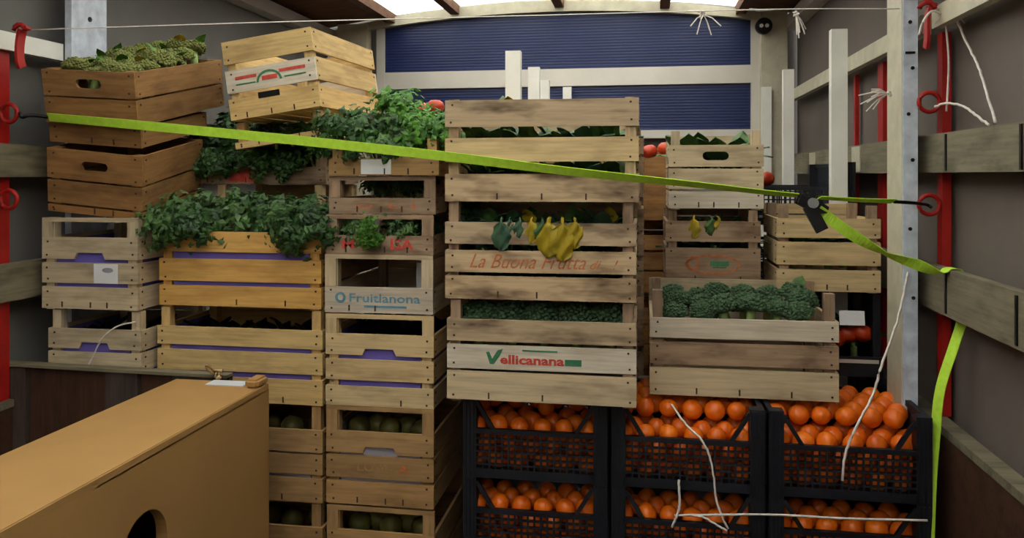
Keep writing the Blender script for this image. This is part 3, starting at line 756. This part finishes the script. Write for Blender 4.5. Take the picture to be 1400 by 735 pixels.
def inside(key, fx, fy, z):
    """point in a crate: fx, fy from -1 to 1 over its floor, z above its base"""
    cr = CW[key]; w, d, h = cr['dims']; Mx = Matrix.LocRotScale(cr.location, cr.rotation_euler, None)
    return Mx @ Vector((fx * (w / 2 - .035), fy * (d / 2 - .035), z))

# broccoli
def broccoli_meshes(seed, r=.056, nf=120):
    q = random.Random(seed); bm = bmesh.new()
    bmesh.ops.create_icosphere(bm, subdivisions=2, radius=r * .86)
    for v in bm.verts: v.co.z = max(v.co.z, -r * .25)
    for i in range(nf):
        z = 1 - (i + .5) / nf * 1.12; th_ = i * 2.39996; rr = math.sqrt(max(0, 1 - z * z))
        p = Vector((rr * math.cos(th_), rr * math.sin(th_), z)) * r * q.uniform(.84, 1.0)
        bmesh.ops.create_icosphere(bm, subdivisions=1, radius=r * q.uniform(.10, .19), matrix=Matrix.Translation(p))
    for v in bm.verts: v.co *= 1 + q.uniform(-.035, .035); 
    for v in bm.verts: v.co.z = v.co.z * .8 + r * .9
    me = bpy.data.meshes.new('crown'); bm.to_mesh(me); bm.free(); return me
BRM = []
for k in range(2):
    for m in ('broc', 'brocy'):
        me = broccoli_meshes(k); me.materials.append(M[m]); me.polygons.foreach_set('use_smooth', [True] * len(me.polygons)); BRM.append(me)
STALK = MB().tube([(0, 0, -.045), (0, 0, 0), (0, 0, .04)], .016, 10).mesh('stalk', M['stem'], True)
def broccoli(p, rot, lab, grp, olive=False, sc=1.0, leaves=()):
    t = thing('broccoli_head', lab, 'broccoli', p, rot, grp, (sc,) * 3)
    link('crown', BRM[rnd.randrange(2) * 2 + (1 if olive else 0)], t); link('stalk', STALK, t)
    for az, m in leaves: link('leaf', LEAF[(m, 1)], t, (0, 0, .045), (R(-10), 0, az), (.75, .75, .6))

# wide broccoli crate (F): two visible rows
for iy in range(3):
    for ix in range(6):
        p = inside('F', -.84 + ix * .325 + (.05 if iy % 2 else 0), -.74 + iy * .66, .180 + .012 * iy + rnd.uniform(-.010, .012))
        broccoli(p, (rnd.uniform(-.3, .1), rnd.uniform(-.3, .3), rnd.uniform(0, 6)), 'dark green broccoli head, %s from left in the %s row of the wide crate' % (ORD[ix], ('front', 'middle', 'back')[iy]), 'broccoli in the wide crate',
                 leaves=((rnd.uniform(0, 6), 'leafmid'),) if iy == 2 and ix % 2 else (), sc=rnd.uniform(.64, .76))
# olive broccoli on the far-left stack
for iy in range(6):
    for ix in range(4):
        p = inside('A4', -.84 + ix * .56, -.86 + iy * .33, .108 + .008 * iy + rnd.uniform(-.010, .014))
        broccoli(p, (rnd.uniform(-.3, .3), rnd.uniform(-.3, .3), rnd.uniform(0, 6)), 'olive broccoli head, %s from left, %s row of the topmost brown crate' % (ORD[ix], ORD[iy]), 'broccoli in the brown crate', True, rnd.uniform(.58, .70),
                 leaves=((rnd.uniform(0, 6), 'leafyel' if (ix + iy) % 3 == 1 else 'leafbright'),) if (ix * 2 + iy) % 3 != 1 else ())
# logo crate D1: broccoli-like heads in the dark
for ix in range(5):
    broccoli(inside('D1', -.84 + ix * .42, -.55, .155), (0, 0, ix), ORD[ix] + ' dark broccoli head from the left in the logo crate', 'broccoli in the logo crate')

# bright parsley heap on C7
for i, (fx, fy, z, sc, rx, ry, m, w) in enumerate((
        (-.95, -.35, .045, .80, .7, -.7, 'leafdark', 'dark parsley bunch at the left end of the heap'), (-.45, -.6, .03, .85, .75, -.25, 'leafdark', 'dark parsley bunch in front of the heap, left of middle'),
        (.05, -.6, .02, .75, .8, .0, 'leafmid', 'parsley bunch in front of the heap, in the middle'), (.5, -.6, .03, .75, .75, .2, 'leafbright', 'bright parsley bunch in front of the heap, right of middle'),
        (.95, -.5, .03, .75, .6, .5, 'leafbright', 'bright parsley bunch at the right end of the heap'), (-.3, -.1, .03, .8, .6, -.3, 'leafmid', 'parsley bunch on the back of the heap, left'),
        (.1, -.25, .065, .9, .5, .0, 'leafbright', 'tallest bright parsley bunch, crown of the heap'), (.7, -.1, .03, .8, .6, .3, 'leafbright', 'bright parsley bunch on the back of the heap, right'))):
    herb(inside('C7', fx, fy, z), (rx, ry, 0), m, w, 'parsley on the third stack', sc)
# herbs in the old red-print crate (B3)
for i in range(7):
    herb(inside('B3', -.85 + i * .28, -.15 + .3 * (i % 2), .0), (rnd.uniform(.1, .55), rnd.uniform(-.3, .3), 0), 'leafdark', ORD[i] + ' dark herb bunch from the left in the old red-print crate', 'herbs in the second row', .92 + .1 * (i % 2))
# leafy bunches over the yellow crate
for i, (fx, fy, z, sc, hang) in enumerate(((-1.0, -.5, .17, .80, .95), (-.75, -.7, .16, .75, .8), (-.45, .3, .13, .8, .5), (-.2, .5, .13, .8, .4), (.05, .3, .13, .8, .5), (.3, .5, .13, .8, .5), (.5, -.1, .14, .8, .6), (.78, -.6, .16, .75, .85), (1.0, -.5, .17, .78, .9))):
    herb(inside('B2', fx, fy, z), (hang, rnd.uniform(-.2, .2), 0), 'leafdark' if i % 3 else 'leafmid', ORD[i] + ' leafy bunch from the left spilling over the yellow crate', 'leafy bunches in the yellow crate', sc)
herb(inside('B2', .72, -.98, .250), (2.5, 0, .2), 'leafmid', 'leafy sprig hanging down over the yellow crate slats', 'hanging sprigs', .5)
for i in range(6):
    herb(inside('B2', -.9 + i * .36, .35, .10), (.6, rnd.uniform(-.2, .2), 0), 'leafdark' if i % 2 else 'leafmid', ORD[i] + ' leafy bunch from the left at the back of the yellow crate', 'leafy bunches in the yellow crate', 1.05)
for i in range(5):
    herb(inside('B3', -.8 + i * .36, -.75, .03), (1.15 if i != 2 else .8, 0, 0), 'leafdark', ORD[i] + ' dark herb bunch from the left hanging over the old red-print crate', 'herbs in the second row', .62)
rm = ball_mesh('root', .020, 2, M['radish'], 1.1)
for i in range(8):
    tag(link('red_root', rm, None, inside('B2', -.55 + i * .19, -.80 + .12 * (i % 2), .216 + .012 * (i % 3)), (.4, i, .3)), ORD[i] + ' dark red root from the left among the yellow crate leaves', 'root vegetable', 'red roots in the yellow crate')
# parsley in the red-letter crate C5, overflowing in the middle
for i, (fx, fy, z, sc, rx) in enumerate(((-.55, -.75, .0, .55, .7), (.0, -.75, .0, .6, .75), (.55, -.75, .0, .55, .6))):
    herb(inside('C5', fx, fy, z), (rx, 0, i), 'leafmid', ORD[i] + ' parsley bunch from the left inside the crate with red letters', 'parsley in the red-letter crate', sc)
herb(inside('C5', -.1, -1.0, .075), (1.9, .1, 0), 'leafbright', 'parsley sprig hanging in front of the red letters', 'hanging sprigs', .42)
for i, fx in enumerate((-.5, .0, .5)):
    herb(inside('C6', fx, -.4, .0), (.2, 0, fx), 'leafdark', ('left', 'middle', 'right')[i] + ' dark herb bunch inside the low brownish crate', 'herbs in the low brownish crate', .5)
for i, (x, z, k) in enumerate(((-.53, 1.02, .7), (-.525, 1.17, .75), (-.53, .90, .6))):
    herb((x, 2.30 + .03 * i, z), (.3, .2, i), 'leafdark', ('middle', 'highest', 'lowest')[i] + ' herb bunch stuck in the dark gap left of the middle stack', 'herbs in the gap', k)
# middle stack greens
lg = 'leafy greens in the middle stack'
for i in range(12):
    leafy(inside('D3', -.78 + (i % 6) * .31, -.28 + .25 * (i % 2), .03 if i < 6 else .12), '%s leafy green from the left, %s layer of the topmost middle crate' % (ORD[i % 6], 'lower' if i < 6 else 'upper'), lg, ('leafmid', 'leafblue', 'leafmid')[i % 3], .78)
leafy(inside('D3', -.45, -.3, .215), 'reddish yellow leaf tuft on the rim of the topmost middle crate', lg, 'leafmid', .6, nl=5, yel=2)
for i in range(12):
    leafy(inside('D2', -.78 + (i % 6) * .31, -.28 + .25 * (i % 2), .03 if i < 6 else .115), '%s leafy green from the left, %s layer of the red script crate' % (ORD[i % 6], 'lower' if i < 6 else 'upper'), lg, ('leafblue', 'leafmid', 'leafmid')[i % 3], .78)
for i in range(8):
    leafy(inside('D2', -.9 + i * .255, -.62, .172 + .012 * (i % 2)), ORD[i] + ' small leafy green from the left at the opening of the red script crate', lg, ('leafblue', 'leafmid')[i % 2], .5, nl=6, yel=1 if i in (3, 7) else 0)
leafy(inside('D2', -.46, -1.2, .206), 'leafy green with a blue-green leaf hanging over the red script crate', lg, 'leafblue', .75, nl=0, droop=(('leafblue', 0, 0, 1.1), ('leafblue', .06, .3, .7), ('leafblue', .03, -.2, .6)))
leafy(inside('D2', .28, -1.2, .206), 'leafy green with a big yellow leaf hanging over the red script crate', lg, 'leafmid', .85, nl=0, droop=(('leafyel', 0, .1, 1.25), ('leafyel', -.035, -.2, 1.15), ('leafyel', .035, .25, .9)))
leafy(inside('D2', -.08, -1.2, .206), 'leafy green with a short yellow-green leaf in the red script crate', lg, 'leafmid', .7, nl=0, droop=(('leafyel', 0, -.2, .9), ('leafmid', .03, .4, .9)))
leafy(inside('D2', .75, -.8, .170), 'leafy green at the right end of the red script crate', lg, 'leafblue', .65, nl=4)
for i in range(4):
    leafy(inside('Dd%d' % (i % 3), .45 + .1 * (i % 2), -.1 + .2 * (i % 2), .09), ORD[i] + ' leafy green from the left in the second row behind the middle stack', lg, 'leafmid', .7)
for key, n, w in (('B1', 6, 'long violet-lined crate'), ('C3', 4, 'violet-notched crate of the third stack'), ('A1', 4, 'violet-lined crate above the partition')):  # leaves put in to stand for the shade inside these openings
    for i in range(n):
        leafy(inside(key, -.8 + 1.6 * i / (n - 1), -.1, .13), '%s leaf clump from left, added to darken the %s' % (ORD[i], w), 'added dark fill of the violet-lined crates', 'leafshade', .75)
# right stacks
lr = 'leafy greens in the right-hand stacks'
for i in range(4):
    leafy(inside('E2', -.7 + i * .46, -.45 + .4 * (i % 2), .125), ORD[i] + ' leafy green from the left in the top crate under the blue panel', lr, 'leafmid', .95)
for i in range(3):
    leafy(inside('E1', -.6 + i * .6, -.3, .05), ORD[i] + ' leafy green from the left inside the oval-print crate', lr, 'leafdark', .85)
for i in range(4):
    leafy(inside('E1', -.7 + i * .45, -.6, .145), ORD[i] + ' small leafy green from the left at the opening of the oval-print crate', lr, 'leafmid', .5, nl=6, yel=2 if i == 1 else 0)
leafy(inside('E1', -.35, -1.2, .198), 'green and yellow leaves spilling over the oval-print crate', lr, 'leafmid', .75, nl=0, droop=(('leafyel', -.02, -.3, .9), ('leafmid', .04, .3, .8), ('leafyel', .06, .9, .7)), yel=0)
leafy(inside('E1', .1, -.95, .100), 'dark leaf poking out between the slats of the oval-print crate', lr, 'leafdark', .45, nl=3, droop=(('leafblue', 0, 0, .8),))
for i in range(4):
    leafy(inside('G', -.7 + i * .46, -.15 + .3 * (i % 2), .10), ORD[i] + ' leafy green from the left inside the crate under the ratchet', lr, 'leafmid' if i % 2 else 'leafdark', .85)
for i in range(3):
    leafy((.50 + i * .065, 2.58, .70), ORD[i] + ' leafy green from the left in the black crate by the pillar', lr, 'leafdark', .8)
for i in range(3):
    leafy(inside('A5b', -.5 + i * .5, -.75, .01), ORD[i] + ' leafy green from the left in the shallow crate under the tilted crate', 'greens under the tilted crate', 'leafdark', .4)

# ------------------------------------------------------------------ dark partition and the big brown box
a, b = at(-30, 498, 1.97), at(306, 517, 1.97)
pt = thing('board_partition', 'dark brown board partition at the lower left with a pale top strip', 'partition', ((a.x + b.x) / 2, 2.0, 0), (0, 0, 0))
W_, H0 = b.x - a.x, (a.z + b.z) / 2
xx = -W_ / 2
for wd_, mt in ((.135, 'darkgrey'), (.24, 'dark'), (.10, 'darkgrey'), (.10, 'dark'), (.12, 'darkgrey'), (W_ - .695, 'dark')):
    dep = .012 * (mt == 'darkgrey')
    boxpart('board', (H0 - .01, .02, wd_ - .004), M[mt], pt, (xx + wd_ / 2, .01 - dep, H0 / 2), (0, R(90), 0)); xx += wd_
boxpart('top_strip', (W_, .035, .008), M['rail'], pt, (0, 0, H0), (0, math.atan2(a.z - b.z, W_), 0))

BX0, BX1, BY0, BY1, BZ = -1.185, -.931, .62, 1.90, CZ - .521
bx = thing('brown_box', 'large long brown box with an arched hand hole in the foreground', 'box', ((BX0 + BX1) / 2, (BY0 + BY1) / 2, 0))
bw, bl, th_ = BX1 - BX0, BY1 - BY0, .024
hy = 1.39 - (BY0 + BY1) / 2; hz = BZ - .115 - .072
arch = [(hy + .072 * math.cos(R(k)), hz + .072 * math.sin(R(k))) for k in range(0, 181, 12)] + [(hy - .072, hz - .10), (hy + .072, hz - .10)]
for s, holes in ((1, [arch]), (-1, [])):
    me = plate_mesh('side_panel', [(-bl / 2, 0), (bl / 2, 0), (bl / 2, BZ - .015), (-bl / 2, BZ - .015)], holes, th_, M['card'])
    link('side_panel', me, bx, (s * (bw / 2 - th_ / 2), 0, 0), (0, 0, R(90)))
for s in (-1, 1): boxpart('end_panel', (bw - 2 * th_, th_, BZ - .02), M['card'], bx, (0, s * (bl / 2 - th_ / 2), (BZ - .02) / 2))
def bevel_box(dims, r, mat):
    bm = bmesh.new(); bmesh.ops.create_cube(bm, size=1)
    for v in bm.verts: v.co = Vector((v.co.x * dims[0], v.co.y * dims[1], v.co.z * dims[2]))
    bmesh.ops.bevel(bm, geom=bm.edges[:], offset=r, segments=3, affect='EDGES')
    me = bpy.data.meshes.new('lid'); bm.to_mesh(me); bm.free(); me.materials.append(mat); return me
link('lid', bevel_box((bw, bl, .020), .002, M['card']), bx, (0, 0, BZ - .010))
boxpart('tape_strip', (.10, .045, .002), M['tape'], bx, (.03, bl / 2 - .024, BZ + .001))['label'] = 'pale blue-white tape on the far end of the lid'
link('lid_lip', bevel_box((.035, .06, .022), .006, M['card']), bx, (bw / 2 - .018, bl / 2 - .03, BZ + .010))
# knot of cord on the partition
p = at(300, 511, 1.97)
kn = thing('cord_knot', 'small pale knot of cord on the partition above the brown box', 'cord', (p.x, 1.965, p.z))
q = random.Random(5)
link('knot', MB().tube([(q.uniform(-.012, .012), q.uniform(-.01, .006), q.uniform(-.008, .012)) for _ in range(10)], .006, 6).mesh('knot', M['pale'], True), kn)
link('loop', MB().tube(catmull([(-.01, 0, .0), (-.03, 0, .012), (-.035, 0, .022), (-.02, 0, .018), (-.005, 0, .002)], 5), .0035, 6).mesh('loop', M['tan'], True), kn)

# ------------------------------------------------------------------ ratchet strap
st = thing('ratchet_strap', 'lime green ratchet strap stretched across all the crate stacks', 'strap', (0, 0, 0))
YS = ((66, 160, 1.985), (190, 171, 1.998), (400, 191, 2.005), (605, 213, 2.008), (760, 232, 2.01), (872, 244, 2.014), (960, 253, 2.04), (1040, 262, 2.07), (1090, 267, 2.09))
link('webbing', MB().ribbon(catmull([at(*p) for p in YS], 8), .025, (R(35), R(8), R(12), R(35), R(52), R(64), R(68))).mesh('webbing', M['strap']), st)
link('short_webbing', MB().ribbon(catmull([at(*p) for p in ((1120, 270, 2.10), (1170, 273, 2.12), (1222, 275, 2.15))], 6), .028, (R(74), R(72), R(68))).mesh('webbing', M['strap']), st)
tail = [at(1118, 286, 2.07), at(1140, 303, 2.07), at(1172, 325, 2.08), at(1210, 346, 2.09), at(1255, 362, 2.10)]
tail += [Vector((.712, 2.105, CZ - .238)), Vector((.732, 2.112, CZ - .2275)), Vector((.752, 2.116, CZ - .2265)), Vector((.766, 2.118, CZ - .236)), Vector((.770, 2.118, CZ - .28)), Vector((.768, 2.118, CZ - .35)),
         Vector((.745, 2.11, CZ - .42)), Vector((.712, 2.10, CZ - .52)), Vector((.700, 2.095, CZ - .62)), Vector((.690, 2.09, CZ - .75)), Vector((.682, 2.08, CZ - .93)), Vector((.675, 2.07, CZ - 1.10)), Vector((.66, 2.02, .006))]
TW = [40, 0, 25, 80, 20, 75, 90, 90, 90, 70, 60, 60, 62, 60, 66, 72, 70, 60]
link('tail_webbing', MB().ribbon(catmull(tail, 8), .028, [R(k) for k in TW]).mesh('webbing', M['strap']), st)['label'] = 'loose strap tail draped over the right rail'
p = at(1108, 279, 2.085)
rt = link('ratchet', MB().box((0, 0, 0), (.060, .020, .012)).box((.0, .0, -.012), (.012, .030, .012)).mesh('ratchet_core', M['black']), st, p, (0, R(20), 0))
for s in (-1, 1): link('side_plate', plate_mesh('side_plate', [(-.032, -.010), (.02, -.018), (.040, -.008), (.040, .008), (.0, .018), (-.032, .012)], [], .003, M['black']), rt, (0, s * .019, 0))
link('handle', MB().bar((-.005, -.012, -.006), (.045, -.016, -.052), .018, .03).mesh('handle', M['black']), rt)['label'] = 'black ratchet handle'
link('spool', MB().cyl((0, -.032, .004), (0, .02, .004), .0125, 16).mesh('spool', M['steel']), rt)['label'] = 'bright steel spool end'
link('hook', MB().tube(catmull([at(1222, 275.5, 2.15), at(1245, 277, 2.165), at(1260, 278.5, 2.20), at(1268, 280, 2.225), at(1274, 284, 2.22)], 5), .0045, 8).mesh('hook', M['black'], True), st)['label'] = 'black wire hook in the right ring'
link('hook', MB().tube(catmull([at(66, 160, 1.985), at(50, 158, 1.97), at(38, 158, 1.95), at(30, 160, 1.945), at(27, 154, 1.945)], 5), .005, 8).mesh('hook', M['black'], True), st)['label'] = 'black wire hook in the left ring'

# ------------------------------------------------------------------ twine
def twine(label, pts, r=.0028, wob=.0, name='twine', n=7):
    c = catmull(pts, n)
    if wob: c = [p + Vector((rnd.uniform(-wob, wob), 0, rnd.uniform(-wob, wob))) for p in c]
    return tag(link(name, MB().tube(c, r, 5).mesh('twine', M['twine'], True)), label, 'twine')
twine('thin line stretched high across the truck from the left rail to the right pillar', [at(38, 41, 1.95), at(350, 31, 2.06), at(700, 22, 2.12), at(1050, 13, 2.2), at(1230, 12, 2.24)], .0016)
twine('white twine hanging from the right pillar over the right-hand oranges', [at(1242, 372, 2.235), at(1226, 440, 2.20), at(1205, 500, 2.14), at(1193, 540, 2.12), at(1172, 580, 2.07), at(1156, 620, 2.065), at(1151, 656, 2.065)], .0034, .0012)
twine('white twine falling over the oranges of the centre crate', [at(918, 553, 2.12), at(938, 580, 2.09), at(962, 605, 2.065), at(974, 640, 2.065), at(981, 690, 2.065), at(995, 722, 2.06)], .0030, .0012)
twine('white cord stretched level across the lower orange crates', [at(922, 704, 2.063), at(1050, 703, 2.063), at(1150, 708, 2.063), at(1268, 711, 2.063)], .0030)
twine('short white twine end standing up beside the level cord', [at(928, 655, 2.066), at(929, 690, 2.062), at(925, 705, 2.060), at(918, 720, 2.06)], .0034, .001)
twine('slack white twine looping below the level cord', [at(935, 703, 2.060), at(960, 706, 2.058), at(978, 716, 2.056), at(994, 725, 2.056)], .0028, .001)
twine('white twine hanging straight from the right rail past the red stanchion', [at(1293, 30, 2.17), at(1297, 80, 2.17), at(1296, 120, 2.18), at(1294, 152, 2.18)], .0026)
twine('long white twine hanging from the right rail to the wooden rail', [at(1306, 22, 2.14), at(1322, 60, 2.10), at(1338, 92, 2.05), at(1350, 130, 1.98), at(1361, 168, 1.92)], .0032, .001)
twine('white twine running from the red ring to the wooden rail', [at(1278, 146, 2.19), at(1296, 141, 2.16), at(1318, 146, 2.08), at(1338, 160, 2.0), at(1352, 171, 1.95)], .0032, .001)
twine('white twine looped over the red hook on the right', [at(1292, 22, 2.16), at(1275, 15, 2.15), at(1262, 30, 2.14), at(1256, 48, 2.14)], .003)
twine('pale thread caught on the slats of the lowest far-left crate', [at(185, 440, 2.04), at(160, 446, 2.035), at(140, 462, 2.03), at(128, 485, 2.03), at(120, 500, 2.03)], .0022)
def tuft(label, u, v, Y, sp, n, dirv, ln=.06):
    t = thing('twine_tuft', label, 'twine', at(u, v, Y)); mb = MB(); q = random.Random(u)
    mb.tube([(q.uniform(-.008, .008), q.uniform(-.006, .006), q.uniform(-.008, .008)) for _ in range(8)], .004, 5)
    for i in range(n):
        d = (Vector(dirv) + Vector((q.uniform(-sp, sp), q.uniform(-.3, .3), q.uniform(-sp, sp)))).normalized() * ln * q.uniform(.5, 1.1)
        mb.tube([(0, 0, 0), d * .5 + Vector((0, 0, .006)), d], .0016, 4)
    o = link('frayed_ends', mb.mesh('frayed', M['twine']), t); o['kind'] = 'stuff'
tuft('frayed twine sticking out of the pillar towards the tall stake', 1214, 128, 2.24, .7, 10, (-1, 0, -.25), .07)
tuft('frayed twine knot on the high line near the headboard corner', 1088, 18, 2.21, .8, 9, (0, 0, -1), .06)
tuft('frayed twine hanging in the middle of the headboard top', 962, 20, 2.18, .9, 8, (-.2, 0, -.5), .06)
tuft('frayed twine bundle on the right end of the cream rail', 1296, 14, 2.16, .9, 10, (.2, 0, -.2), .05)
